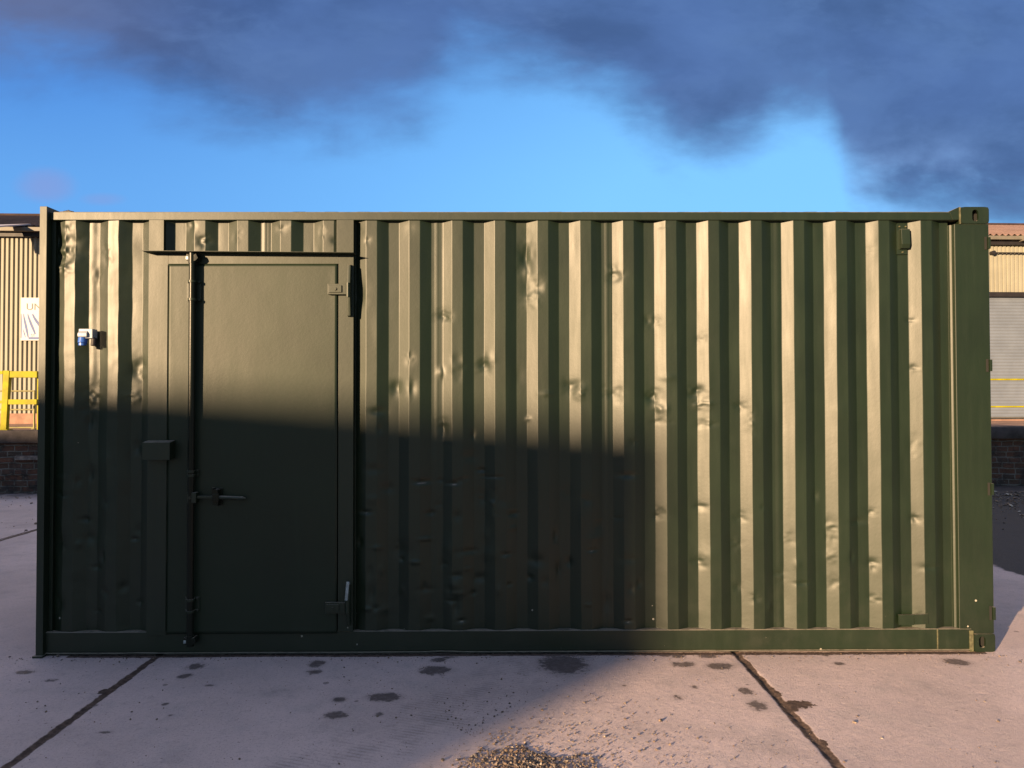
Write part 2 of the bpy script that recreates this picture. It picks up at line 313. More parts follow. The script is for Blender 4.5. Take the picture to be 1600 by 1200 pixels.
# ------------------------------------------------------------------ mesh helpers
def link(name, me, mat, parent=None, smooth=None):
    o = bpy.data.objects.new(name, me); COL.objects.link(o)
    if mat is not None: me.materials.append(M[mat] if isinstance(mat, str) else mat)
    if parent is not None: o.parent = parent
    if smooth is not None:
        me.polygons.foreach_set('use_smooth', [smooth]*len(me.polygons))
    return o
def tag(o, label=None, cat=None, group=None, kind=None):
    if label: o['label'] = label
    if cat: o['category'] = cat
    if group: o['group'] = group
    if kind: o['kind'] = kind
    return o
def empty(name, loc=(0, 0, 0)):
    o = bpy.data.objects.new(name, None); COL.objects.link(o); o.location = loc; o.empty_display_size = 0.1; return o
class MB:
    def __init__(s): s.bm = bmesh.new()
    def box(s, x0, x1, y0, y1, z0, z1, bev=0.002, rot=None):
        x0, x1 = sorted((x0, x1)); y0, y1 = sorted((y0, y1)); z0, z1 = sorted((z0, z1))
        t = bmesh.new(); bmesh.ops.create_cube(t, size=1)
        bmesh.ops.scale(t, vec=(x1-x0, y1-y0, z1-z0), verts=t.verts)
        if bev and min(x1-x0, y1-y0, z1-z0) > bev*2.2: bmesh.ops.bevel(t, geom=t.edges[:], offset=bev, segments=2, profile=0.6, affect='EDGES')
        if rot is not None: bmesh.ops.rotate(t, cent=(0, 0, 0), matrix=rot, verts=t.verts)
        bmesh.ops.translate(t, vec=((x0+x1)/2, (y0+y1)/2, (z0+z1)/2), verts=t.verts)
        s.add(t); return s
    def add(s, t):
        me = bpy.data.meshes.new('tmp'); t.to_mesh(me); t.free(); s.bm.from_mesh(me); bpy.data.meshes.remove(me)
    def cyl(s, a, b, r, r2=None, seg=20, bev=0.0):
        a, b = Vector(a), Vector(b); L = (b-a).length; t = bmesh.new()
        bmesh.ops.create_cone(t, cap_ends=True, segments=seg, radius1=r, radius2=r if r2 is None else r2, depth=L)
        q = (b-a).to_track_quat('Z', 'Y').to_matrix()
        bmesh.ops.rotate(t, cent=(0, 0, 0), matrix=q, verts=t.verts); bmesh.ops.translate(t, vec=(a+b)/2, verts=t.verts)
        s.add(t); return s
    def prism(s, pts, axis, a, b, bev=0.0015):
        """pts: 2D outline; axis 'x' -> (y,z) outline, 'y' -> (x,z), 'z' -> (x,y)"""
        def V(p, h): return {'x': (h, p[0], p[1]), 'y': (p[0], h, p[1]), 'z': (p[0], p[1], h)}[axis]
        t = bmesh.new(); va = [t.verts.new(V(p, a)) for p in pts]; vb = [t.verts.new(V(p, b)) for p in pts]
        t.faces.new(va); t.faces.new(vb[::-1]); n = len(pts)
        for i in range(n): t.faces.new((va[i], va[(i+1) % n], vb[(i+1) % n], vb[i]))
        bmesh.ops.recalc_face_normals(t, faces=t.faces)
        if bev: bmesh.ops.bevel(t, geom=t.edges[:], offset=bev, segments=1, affect='EDGES')
        s.add(t); return s
    def build(s, name, mat, parent=None):
        bmesh.ops.recalc_face_normals(s.bm, faces=s.bm.faces)
        me = bpy.data.meshes.new(name); s.bm.to_mesh(me); s.bm.free()
        o = link(name, me, mat, parent)
        for p in me.polygons: p.use_smooth = True
        me.set_sharp_from_angle(angle=R(50))
        wn = o.modifiers.new('weighted_normal', 'WEIGHTED_NORMAL'); wn.weight = 100; wn.keep_sharp = True
        return o
def grid_mesh(name, Xs, Ys, Zs, mat, parent=None, keep=None, attrs=None, smooth=True, flip=False):
    """Xs,Ys,Zs arrays (rows, cols)"""
    r, c = Xs.shape
    co = np.stack([Xs, Ys, Zs], -1).reshape(-1, 3).astype(np.float32)
    idx = np.arange(r*c).reshape(r, c)
    q = np.stack([idx[:-1, :-1], idx[:-1, 1:], idx[1:, 1:], idx[1:, :-1]], -1).reshape(-1, 4)
    if flip: q = q[:, ::-1]
    if keep is not None: q = q[keep.reshape(-1)]
    me = bpy.data.meshes.new(name)
    me.vertices.add(len(co)); me.vertices.foreach_set('co', co.ravel())
    me.loops.add(q.size); me.loops.foreach_set('vertex_index', q.ravel().astype(np.int32))
    me.polygons.add(len(q)); me.polygons.foreach_set('loop_start', np.arange(0, q.size, 4, dtype=np.int32))
    me.polygons.foreach_set('loop_total', np.full(len(q), 4, dtype=np.int32))
    me.update(calc_edges=True)
    if attrs:
        for k, v_ in attrs.items():
            a = me.attributes.new(k, 'FLOAT', 'POINT'); a.data.foreach_set('value', v_.ravel().astype(np.float32))
    me.validate()
    o = link(name, me, mat, parent, smooth); return o
def vnoise(x, y, seed=0, octaves=4, gain=0.5):
    """value noise on numpy arrays, ~[-1,1]"""
    out = np.zeros_like(x, dtype=float); amp = 1.0; tot = 0
    rs = np.random.default_rng(seed); T_ = rs.uniform(-1, 1, (256, 256))
    for o_ in range(octaves):
        xi = np.floor(x).astype(int); yi = np.floor(y).astype(int); fx = x-xi; fy = y-yi
        fx = fx*fx*(3-2*fx); fy = fy*fy*(3-2*fy)
        g = lambda a, b: T_[(a+17*o_) % 256, (b+31*o_) % 256]
        out += amp*((g(xi, yi)*(1-fx)+g(xi+1, yi)*fx)*(1-fy)+(g(xi, yi+1)*(1-fx)+g(xi+1, yi+1)*fx)*fy)
        tot += amp; amp *= gain; x = x*2.03+5.1; y = y*2.03+9.7
    return out/tot

# ------------------------------------------------------------------ ground (one sheet to the horizon)
def axis_pts(lo, hi, step, far):
    mid = list(np.arange(lo, hi+1e-9, step)); a, s = [], step; p = lo
    while p > -far: s *= 1.22; p -= s; a.append(p)
    b, s, p = [], step, hi
    while p < far: s *= 1.22; p += s; b.append(p)
    return np.array(a[::-1]+mid+b)
gx = axis_pts(-0.9, 7.1, 0.010, 900); gy = axis_pts(-1.95, 0.06, 0.010, 900)
GX, GY = np.meshgrid(gx, gy)
fade = np.clip((GX+1.2)/0.4, 0, 1)*np.clip((7.4-GX)/0.4, 0, 1)*np.clip((GY+2.2)/0.3, 0, 1)*np.clip((0.2-GY)/0.15, 0, 1)
h = 0.0035*vnoise(GX*1.4, GY*1.4, 1, 3)+0.0006*vnoise(GX*9, GY*9, 2, 4, 0.6)+0.0007*vnoise(GX*38, GY*38, 3, 2, 0.7)
pit = vnoise(GX*22, GY*22, 9, 3); h -= 0.004*np.clip(pit-0.58, 0, 1)*2
for jx in (G(243, 1027)[0], G(1145, 1017)[0]+0.01):
    wv = jx+0.012*vnoise(GY*4, GY*0+3, 4, 4); h -= 0.007*np.exp(-((GX-wv)/0.017)**2)*(1+0.5*vnoise(GX*30, GY*30, 6, 2))
h = h*fade
stain = np.zeros_like(GX); soil = np.zeros_like(GX)
stains = [(880, 1037, 34, 13, 1), (680, 1047, 22, 6, 1), (685, 1031, 11, 3.5, .9), (703, 1027, 14, 2, .7), (600, 1089, 24, 6, 1), (525, 1117, 16, 5, 1), (530, 1093, 11, 4, .85), (592, 1116, 7, 3, .8),
          (495, 1037, 11, 5, .95), (491, 1050, 11, 3.5, .9), (306, 1041, 12, 5, .9), (289, 1056, 10, 3.5, .9), (40, 1050, 15, 3, .85), (80, 1063, 10, 2.5, .7), (258, 1100, 5, 2, .9),
          (1125, 1041, 20, 5, .95), (1106, 1025, 15, 3, .85), (1068, 1038, 18, 4, .9), (1058, 1025, 11, 3, .85), (1165, 1080, 11, 6, .85), (1184, 1103, 14, 8, .8),
          (1310, 1037, 10, 2.5, .8), (1290, 1023, 8, 2, .8), (1495, 1034, 19, 5, .9), (1470, 1021, 12, 2, .8), (1085, 1073, 6, 3, .7), (1040, 1024, 10, 2.5, .8), (1060, 1090, 9, 4, .62), (975, 1071, 9, 3, .55), (328, 1071, 10, 2, .6), (267, 1118, 6, 2, .6), (165, 1144, 11, 2, .8), (148, 1102, 4, 2, .8)]
for px, py, rx, ry, a in stains:
    cx, cy = G(px, py); x1, _ = G(px+rx, py); _, y1 = G(px, py-ry)
    ax, ay = max(abs(x1-cx), .015), max(abs(y1-cy), .015)
    r_ = np.sqrt(((GX-cx)/ax)**2+((GY-cy)/ay)**2); stain = np.maximum(stain, a*np.clip(1.15-0.62*r_, 0, 1))
for px, py, rx, ry in [(1246, 1101, 25, 6), (1212, 1084, 9, 5), (1236, 1106, 10, 6), (200, 1060, 6, 3), (160, 1080, 6, 4), (1286, 1160, 7, 5)]:
    cx, cy = G(px, py); x1, _ = G(px+rx, py); _, y1 = G(px, py-ry)
    r_ = np.sqrt(((GX-cx)/abs(x1-cx))**2+((GY-cy)/abs(y1-cy))**2); soil = np.maximum(soil, np.clip(1.1-0.6*r_, 0, 1))
soil = np.maximum(soil, np.clip(1.0-np.abs(GY+0.012)/0.05, 0, .8)*(GX > .2)*(GX < 6.0))
g_ = grid_mesh('ground', GX, GY, h, 'ground', attrs={'stain': stain, 'soil': soil})
tag(g_, 'pinkish weathered concrete yard with dirt filled joints and dark damp stains', kind='structure')

# stones: one stuff object for the gravel spill, another for the strip along the dock
def stone_template():
    bm = bmesh.new(); bmesh.ops.create_icosphere(bm, subdivisions=1, radius=1)
    v_ = np.array([x.co[:] for x in bm.verts]); f = np.array([[a.index for a in x.verts] for x in bm.faces]); bm.free(); return v_, f
SV, SF = stone_template()
def stones(name, pts, label):
    n = len(pts); nv = len(SV)
    co = np.zeros((n, nv, 3))
    for i, (x, y, z, s) in enumerate(pts):
        sc = s*rng.uniform(0.6, 1.15, 3); sc[2] *= 0.75
        a = rng.uniform(0, 6.28, 3); ca, sa = np.cos(a), np.sin(a)
        Rz = np.array([[ca[0], -sa[0], 0], [sa[0], ca[0], 0], [0, 0, 1]]); Rx = np.array([[1, 0, 0], [0, ca[1]*.3+.7, -sa[1]*.4], [0, sa[1]*.4, ca[1]*.3+.7]])
        co[i] = (SV*rng.uniform(0.78, 1.15, (nv, 1))*sc) @ Rx.T @ Rz.T + (x, y, z+s*0.35)
    f = (SF[None]+np.arange(n)[:, None, None]*nv).reshape(-1, 3)
    me = bpy.data.meshes.new(name); me.from_pydata(co.reshape(-1, 3).tolist(), [], f.tolist()); me.update()
    o = link(name, me, 'stone', None, True); me.set_sharp_from_angle(angle=R(35)); tag(o, label, 'gravel', kind='stuff'); return o
pts = []
gc = G(815, 1192)
for k in range(6000):
    a = rng.uniform(0, 6.283); r_ = abs(rng.normal(0, 0.62)) if k % 2 else math.sqrt(rng.uniform(0, 1))
    if r_ > 1.5: continue
    lobe = 1+.20*math.sin(3*a+1)+.13*math.sin(5*a)+.08*math.sin(11*a+2)
    x = gc[0]+0.01+r_*lobe*math.cos(a)*0.27; y = gc[1]-0.085+r_*lobe*math.sin(a)*0.24
    pts.append((x, y, 0.012*max(0, 1-r_**2)*rng.uniform(0.3, 1), rng.choice([0.0022, 0.0034, 0.0046, 0.0066, 0.009], p=[.3, .28, .24, .13, .05])*rng.uniform(.8, 1.25)))
for k in range(1700):      # thrown out to the right of the heap
    a = rng.uniform(-2.2, 2.2); r_ = 0.2+abs(rng.normal(0, 0.42))
    pts.append((gc[0]+r_*math.cos(a)*1.15, gc[1]+0.02+r_*math.sin(a)*0.9, 0.0005, rng.choice([0.0024, 0.0036, 0.0055, 0.0075], p=[.45, .3, .18, .07])))
for k in range(2600):
    x = rng.uniform(-0.8, 7.0); y = rng.uniform(-1.9, -0.03) if k % 3 else -abs(rng.normal(0, .08))-.02
    pts.append((x, y, 0.0, rng.choice([0.002, 0.003, 0.0045, 0.007], p=[.5, .3, .15, .05])))
pts += [(*G(1032, 1127), 0, .011), (*G(795, 1148), .01, .010), (*G(1560, 1128), 0, .010), (*G(1335, 1130), 0, .010), (*G(945, 1152), 0, .010), (*G(1594, 1035), 0, .012), (*G(1575, 1040), 0, .008), (*G(1562, 1026), 0, .009), (*G(90, 1026), 0, .014), (*G(1340, 1120), 0, .008)]
stones('gravel_spill', pts, 'small spill of mixed brown gravel lying on the concrete at the photo bottom')
pts = []
for k in range(2600):
    x = rng.uniform(7.3, 14); y = 8.2-abs(rng.normal(0, 1.3)); pts.append((x, y, 0, rng.choice([.012, .02, .03, .05], p=[.5, .3, .15, .05])))
for k in range(500):
    x = rng.uniform(-12, -2); y = 7.9-abs(rng.normal(0, .5)) if k % 2 else rng.normal(4.9, .25); pts.append((x, y, 0, rng.choice([.01, .016, .03], p=[.6, .3, .1])))
stones('dock_rubble', pts, 'grey rubble and grit strewn along the foot of the brick dock')

# ------------------------------------------------------------------ shipping container
PER, OFF = 0.2739, 0.2150
YO, YI = 0.008, 0.044         # outer and inner plane of the corrugation (rail face is y=0)
ZR0 = PZ(344, 0); ZR1 = 2.810; ZB0 = 0.012; ZB1 = PZ(985, 0)
C = empty('shipping_container', (0, 0, 0))
tag(C, 'dark green corrugated steel shipping container with a side personnel door, standing on concrete', 'shipping container')
FX0, FX1 = PX(231, -.012), PX(552, -.012)           # door frame
HZ = PZ(395, -.012)                                 # underside of header
def prof(x):
    t = (x-OFF) % PER; a = .068; b = .136; c = .204
    y = np.where(t < a, YO+(YI-YO)*t/a, np.where(t < b, YI, np.where(t < c, YI-(YI-YO)*(t-b)/(c-b), YO)))
    return y
def xs_for(x0, x1):
    out = set()
    k0 = int((x0-OFF)/PER)-2; k1 = int((x1-OFF)/PER)+2
    for k in range(k0, k1+1):
        b = OFF+k*PER
        for i, f in enumerate((0, .068, .136, .204)):
            nf = (.068, .136, .204, PER)[i]
            for dx in (-.0035, -.0012, .0012, .0035): out.add(round(b+f+dx, 5))
            for q in np.linspace(f+.0035, nf-.0035, 7)[1:-1]: out.add(round(b+q, 5))
    return np.array([x0]+sorted(v_ for v_ in out if x0+.002 < v_ < x1-.002)+[x1])
WX0, WX1 = 0.062, PX(1484, YI)
wx = xs_for(WX0, WX1); wz = np.arange(ZB1-0.01, ZR0+0.012, 0.0085)
XX, ZZ = np.meshgrid(wx, wz)
XS = XX.copy()
# large dents, from the photo: px, py, half width, half height (m), depth (m)
dents = [(100, 385, .06, .07, .022), (102, 420, .04, .03, -.012), (108, 350, .03, .05, .012), (140, 620, .045, .05, .014), (136, 655, .03, .05, .010), (150, 430, .02, .05, .006), (170, 400, .03, .05, .007), (215, 580, .04, .06, .012), (206, 620, .03, .03, -.008),
         (215, 700, .03, .05, .008), (95, 772, .035, .012, .012), (96, 850, .03, .04, .006), (822, 405, .035, .09, .020), (840, 452, .03, .05, .014), (828, 470, .03, .04, -.010), (692, 490, .03, .028, .010), (700, 495, .02, .02, .008), (715, 575, .03, .06, .008),
         (757, 572, .03, .03, .011), (765, 560, .02, .04, -.005), (640, 560, .02, .03, .006), (895, 605, .035, .035, .014), (905, 612, .03, .03, -.010), (963, 430, .03, .04, .013), (955, 420, .02, .02, -.006), (962, 498, .02, .02, .005),
         (950, 613, .03, .03, .007), (965, 615, .03, .04, .006), (1020, 620, .035, .035, .016), (1030, 640, .03, .03, -.012), (1035, 660, .035, .012, .012), (1015, 500, .03, .03, .008), (1028, 505, .02, .025, .007), (1035, 350, .02, .02, .007),
         (1090, 615, .04, .035, .018), (1098, 633, .035, .02, -.014), (1105, 662, .035, .018, .012), (1098, 530, .02, .03, .006), (1160, 635, .03, .03, .008), (1172, 658, .02, .05, .010), (1160, 810, .03, .03, .008), (1150, 850, .03, .03, .007), (1098, 792, .03, .02, .007),
         (1030, 803, .03, .03, .010), (1095, 880, .03, .03, .010), (1300, 830, .025, .05, .012), (1300, 870, .025, .03, -.007), (1180, 935, .02, .02, .006), (1432, 575, .02, .02, .008), (1425, 500, .018, .012, .007), (1432, 812, .02, .02, .012), (1363, 800, .02, .015, .007),
         (1365, 880, .025, .02, .009), (1370, 935, .03, .02, .007), (1360, 390, .02, .02, .005), (1432, 700, .03, .05, .004), (655, 752, .045, .010, .016), (664, 762, .04, .02, -.006), (708, 755, .03, .010, .012), (722, 750, .03, .012, .012), (770, 745, .04, .008, .010), (780, 775, .04, .05, .009),
         (752, 778, .03, .03, .012), (775, 800, .015, .012, .008), (818, 770, .02, .015, .008), (685, 790, .02, .015, .007), (715, 860, .02, .03, .006), (725, 330, .02, .02, .004), (560, 360, .02, .03, .006), (575, 375, .012, .02, .006), (563, 460, .03, .06, .005), (240, 520, .02, .04, .004),
         (690, 665, .03, .03, .006), (885, 770, .03, .03, .006), (915, 780, .03, .03, .008), (935, 810, .03, .02, .008), (965, 808, .03, .02, .006), (990, 690, .02, .03, .005), (1220, 900, .03, .03, .008), (1235, 840, .03, .03, .006), (1305, 910, .03, .04, .006), (1440, 960, .02, .02, .006),
         (318, 378, .03, .03, .010), (300, 350, .02, .03, .006), (370, 368, .02, .03, .007), (440, 358, .02, .02, .007), (460, 352, .02, .02, -.006), (505, 365, .015, .03, .007), (525, 375, .02, .02, .007)]
D = []
for px, py, sx, sz, dp in dents:
    x, z = P(px, py, .02); D.append((x, z, sx*1.3, sz*1.25, dp*(2.2 if px < 330 else 1.25), 0))
for k in range(105):           # knocks and creases low on the side, worst beside the door
    px = rng.choice([rng.uniform(562, 780), rng.uniform(780, 1010), rng.uniform(88, 225), rng.uniform(1010, 1480)], p=[.42, .28, .12, .18]); py = rng.uniform(790, 975) if rng.random() < .8 else rng.uniform(560, 800)
    x, z = P(px, py, .02); D.append((x, z, rng.uniform(.010, .022)*rng.choice([1, 1.8, 2.6]), rng.uniform(.009, .018)*rng.choice([1, 1.8, 3.0]), rng.uniform(.004, .009)*(1.5 if px < 1010 else .9)*rng.choice([1, 1, -.7]), 1))
for k in range(60):           # slight swells anywhere
    px = rng.uniform(85, 1480); py = rng.uniform(350, 970); x, z = P(px, py, .02); D.append((x, z, rng.uniform(.02, .05), rng.uniform(.04, .14), rng.uniform(.001, .003)*rng.choice([1, -1]), 1))
dyy = np.zeros_like(XX); dxx = np.zeros_like(XX)
wob = vnoise(XX*22, ZZ*22, 21, 3, .6)
for (x, z, sx, sz, dp, kd) in D:
    ax = (XX-x)/sx; az = (ZZ-z)/sz; r2 = ax*ax+az*az; mk = r2 < 9
    gsn = np.exp(-r2[mk]*(1+.35*wob[mk]))
    if kd == 0: nn_ = vnoise(ax[mk]*.9+x*37, az[mk]*1.1+z*53, 5, 2); gsn = gsn*(.65+1.0*nn_)*.66
    dyy[mk] += dp*gsn; dxx[mk] += -.35*dp*ax[mk]*gsn
soft = 0.0011*vnoise(XX*3.0, ZZ*1.6, 31, 3)+0.00035*vnoise(XX*11, ZZ*9, 32, 2)
lowb = np.clip((1.1-ZZ)/.9, 0, 1)*np.clip((4.2-XX)/2.0, .25, 1); soft += lowb*0.0016*vnoise(XX*14, ZZ*13, 33, 3, .6)
lft = np.clip((.85-XX)/.4, 0, 1); soft += lft*0.0050*vnoise(XX*6, ZZ*5, 34, 3, .55)
edgef = np.clip((ZZ-wz[0])/.05, 0, 1)*np.clip((wz[-1]-ZZ)/.05, 0, 1)*np.clip((XX-WX0)/.02, 0, 1)*np.clip((WX1-XX)/.03, 0, 1)
# sideways wander of the folds
wand = (0.0022*vnoise(XX*2.2, ZZ*2.6, 41, 3)+lft*0.006*vnoise(XX*5, ZZ*4.5, 42, 3))
YY = prof(XX)
# outer faces left of the door tilted leftward to boost their sun highlight
q_ = .0034*np.clip((.98-XX)/.15, 0, 1); t_ = (XX-OFF) % PER
YY = YY+np.where(t_ < .068, -q_*(1-t_/.068), np.where(t_ < .136, 0, np.where(t_ < .204, q_*(t_-.136)/.068, q_*(1-2*(t_-.204)/(PER-.204)))))
# welded panel joins (a thin raised bead in an inner face)
for px in (140, 412, 682, 948, 1213):
    bx = PX(px, YI); YY = YY-0.0030*np.exp(-((XX-bx)/.0030)**2)-0.0018*(XX > bx)*(XX < bx+.035)*(prof(XX) > .043)
YY = YY+(dyy+soft)*edgef; XS = XX+(dxx+wand)*edgef
cxm = (XX[:-1, :-1]+XX[1:, 1:])/2; czm = (ZZ[:-1, :-1]+ZZ[1:, 1:])/2
keep = ~((cxm > FX0+.01) & (cxm < FX1-.01) & (czm < HZ+.004))
sp_ = grid_mesh('side_panel', XS, YY, ZZ, 'green', C, keep=keep)

def fbox(name, x0, x1, z0, z1, y0, y1, mat='green', bev=.002, parent=C): return MB().box(x0, x1, y0, y1, z0, z1, bev).build(name, mat, parent)
# rails: gently wavy long beams
def rail(name, x0, x1, prof_pts, seed, amp, mat='green'):
    xs = np.arange(x0, x1+.001, .03); n = len(prof_pts)
    pp = np.array(prof_pts+[prof_pts[0]])
    A, B = np.meshgrid(np.arange(n+1), xs); Yv = pp[A.astype(int), 0]; Zv = pp[A.astype(int), 1]
    wv = vnoise(B*2.2, B*0+seed, seed, 4); k = np.clip(vnoise(B*3.1, B*0+.5, seed+5, 2)-.35, 0, 1)
    Yv = Yv+amp*wv*(Yv < .03); Zv = Zv+amp*.8*vnoise(B*1.6, B*0, seed+9, 4)*(Zv < .06)+k*.010*(Zv < .03)
    o = grid_mesh(name, B, Yv, Zv, mat, C, smooth=True); o.data.set_sharp_from_angle(angle=R(30)); return o
XC0 = PX(1503, 0)
def box_prof(y0, y1, z0, z1, r=.004): return [(y0+r, z0), (y1-r, z0), (y1, z0+r), (y1, z1-r), (y1-r, z1), (y0+r, z1), (y0, z1-r), (y0, z0+r)]
rail('top_rail', 0.030, XC0+.01, box_prof(0, .065, ZR0, ZR1), 3, .0012)
XC1 = PX(1513, 0)
rail('bottom_rail', 0.030, XC1, [(.004, ZB0+.006), (-.005, ZB0+.003), (-.006, ZB0), (.10, ZB0), (.10, ZB1), (.004, ZB1), (0.0, ZB1-.004), (0, ZB0+.012)], 8, .0022)
# left corner post, standing proud of the side
LP0, LP1 = PX(53.5, -.03, 1025), PX(77.5, -.03, 500)
LP0 = .006; LP1 = .052
b = MB().box(LP0, LP1-.0, -.030, .13, .006, 2.838, .004); b.box(LP0-.012, LP1+.004, -.045, .13, -.001, .012, .002).build('corner_post', 'post', C)
fbox('post_filler', LP1+.001, .078, ZB1, ZR0, .022, .07)
# right corner post with its two folded edges
px_a, px_b, px_c = PX(1487, .02), PX(1491, .02), PX(1494.5, 0)
outl = [(WX1-.002, .12), (WX1-.002, .043), (WX1+.001, .043), (WX1+.004, .031), (WX1+.014, .0255), (px_b+.002, .025), (px_b+.005, .010), (px_c+.003, .0035), (px_c+.007, .002), (6.055, .002), (6.058, .005), (6.058, .12)]
MB().prism(outl, 'z', PZ(990, 0, 1530)+.001, PZ(350, 0, 1520)-.001, .0004).build('corner_post', 'green', C)
MB().prism([(px_c-.010, ZR0+.002), (XC0, ZR0+.002), (XC0, 2.841), (PX(1500, 0), 2.836), (PX(1487, 0), ZR1+.001)], 'y', -.003, .06, .001).build('corner_gusset', 'green', C)
def casting(x0, x1, z0, z1, hx, hz, hw, hh, y0=-.006, round_tr=True):
    """box with an oval slot in its front and right faces"""
    bm = bmesh.new(); N = 32
    cx, cz = (x0+x1)/2, (z0+z1)/2
    def rect(i):
        a = 2*math.pi*i/N+math.pi/4; c_, s_ = math.cos(a), math.sin(a); k = 1/max(abs(c_), abs(s_)); X_, Z_ = c_*k, s_*k
        rr = .22; 
        if abs(X_) > 1-rr and abs(Z_) > 1-rr:
            ux, uz = abs(X_)-(1-rr), abs(Z_)-(1-rr); l = math.hypot(ux, uz)/rr
            if l > 1: X_ = math.copysign(1-rr+ux/l, X_); Z_ = math.copysign(1-rr+uz/l, Z_)
        return X_, Z_
    outer, mid, inner, deep = [], [], [], []
    for i in range(N):
        X_, Z_ = rect(i); ox, oz = cx+X_*(x1-x0)/2, cz+Z_*(z1-z0)/2
        a = 2*math.pi*i/N+math.pi/4
        # stadium slot
        sx = hw*math.cos(a); sz = (hh-hw)*(1 if math.sin(a) > 0 else -1)+hw*math.sin(a)
        outer.append(bm.verts.new((ox, y0+.12, oz))); mid.append(bm.verts.new((ox, y0, oz)))
        inner.append(bm.verts.new((hx+sx, y0, hz+sz))); deep.append(bm.verts.new((hx+sx, y0+.014, hz+sz)))
    for i in range(N):
        j = (i+1) % N
        for p, q in ((outer, mid), (mid, inner), (inner, deep)): bm.faces.new((p[i], p[j], q[j], q[i]))
    bm.faces.new(outer)
    bmesh.ops.recalc_face_normals(bm, faces=bm.faces)
    ed = [e for e in bm.edges if all(v_ in mid for v_ in e.verts)]; bmesh.ops.bevel(bm, geom=ed, offset=.004, segments=2, affect='EDGES')
    mb = MB(); mb.add(bm); o = mb.build('corner_casting', 'green', C)
    q = MB().box(hx-.06, hx+.05, y0+.045, y0+.06, hz-.055, hz+.055, 0).build('cavity_shade', 'hole', o)
    return o
hx, hz = P(1523, 337, 0); casting(PX(1504, 0), 6.058, PZ(350, 0, 1520), 2.841, hx, hz, .020, .038)
hx, hz = P(1534, 1003, 0); casting(PX(1517, 0), 6.061, .0, PZ(990, 0, 1530), hx, hz, .021, .036)
MB().box(PX(1510, 0), PX(1516, 0), -.005, .02, ZB0-.008, PZ(985, 0, 1510), .002).build('weld_seam', 'weld', C)
MB().box(PX(1502, 0), PX(1504.2, 0), -.009, .0, PZ(350, 0, 1500), PZ(324, 0, 1500), .001).build('weld_seam', 'weld', C)
MB().box(PX(1459.5, 0), PX(1461.5, 0), -.003, .003, ZB0+.01, ZB1-.004, .001).build('weld_seam', 'weld', C)
for px, ya, yb in ((1541, 371, 389), (1541, 562, 580), (1545, 755, 773), (1548, 948, 968)):
    b = MB(); xa = 6.058-.030; b.box(6.058-.014, 6.058+.002, -.014, .04, PZ(yb, 0, px), PZ(ya, 0, px), .002)
    hl = b.build('hinge_lug', 'green', C)
    MB().box(xa, 6.043, -.002, .01, PZ(yb+1, 0, px), PZ(ya-1, 0, px), .001).build('lug_notch_shade', 'hole', hl)  # raised dark block stands in for a shaded notch
# roof sheet, corrugated crosswise: its ribs just clear the rail
rx = np.arange(.03, 6.03, .01); ry = np.array([.012, .03, .10, 1.22, 2.30, 2.40, 2.425]); RX, RY = np.meshgrid(rx, ry)
t_ = ((rx-.10) % .205)/.205; rib = np.clip(np.minimum((t_-.18)/.10, (.78-t_)/.10), 0, 1)
rz = 2.808+.0075*rib[None, :]*np.array([.6, 1, 1.2, 1.2, 1.2, 1, .5])[:, None]+np.array([0, 0, .002, .004, .002, 0, 0])[:, None]+.0015*vnoise(RX*3, RY*0, 55, 3)
grid_mesh('roof', RX, RY, rz, 'green', C)
# far side, ends and floor
bx_ = np.array(sorted(xs_for(.03, 6.03)))[::3]; B1, B2 = np.meshgrid(bx_, np.array([.06, 2.80])); grid_mesh('back_panel', B1, 2.43-prof(B1)+.0, B2, 'green', C)
MB().box(.03, 6.03, 2.39, 2.438, .0, .16).box(.03, 6.03, 2.39, 2.438, 2.74, 2.81).build('back_rail', 'green', C)
ey = np.arange(.13, 2.41, .02); E1, E2 = np.meshgrid(ey, np.array([.02, 2.81])); grid_mesh('end_panel', LP0+.035+prof(E1), E1, E2, 'green', C)
MB().box(-.04, .06, 2.33, 2.438, 0, 2.84).build('corner_post', 'green', C); MB().box(5.95, 6.058, 2.33, 2.438, 0, 2.84).build('corner_post', 'green', C)
for y0 in (.13, 1.235):
    dr = MB().box(6.0, 6.04, y0, y0+1.10, .13, 2.72, .004).build('end_door', 'green', C)
    for q in (.3, .8): MB().cyl((6.065, y0+q, .06), (6.065, y0+q, 2.78), .016).box(6.04, 6.07, y0+q-.03, y0+q+.03, 1.0, 1.1).build('lock_rod', 'rodpaint', dr)
MB().box(5.97, 6.055, .12, 2.33, .002, .128).build('end_sill', 'green', C); MB().box(5.97, 6.055, .12, 2.33, 2.722, 2.838).build('end_header', 'green', C)
MB().box(0, 6.0, .1, 2.39, .10, .14, .002).build('floor_deck', 'black', C)

# personnel door -------------------------------------------------------------
YF = -.014
fr = MB()
sx0, sx1 = FX0, PX(254, YF); fr.box(sx0, sx1, YF, .05, HZ, ZR0-.001, .0015)             # left stile over header
fr.box(PX(525.5, YF), FX1, YF, .05, HZ, ZR0-.001, .0015)                                # right stile over header
lx1 = PX(261.2, YF)
fr.box(sx0, lx1, YF, .05, ZB1-.018, HZ-.001, .0015)                                     # left stile
fr.box(PX(528.5, YF), FX1, YF+.0015, .05, ZB1+.001, HZ-.001, .0015)                     # right stile
fr.box(lx1+.0004, PX(528.5, YF)-.0004, YF+.001, .05, PZ(412, YF), HZ-.001, .0015)      # head
fr.build('door_frame', 'green', C)
MB().prism([(FX0-.010, HZ+.002), (FX1+.012, HZ-.010), (FX1+.012, HZ-.0125), (FX0-.010, HZ-.0015)], 'y', -.088, .012, .0006).build('drip_flange', 'green', C)
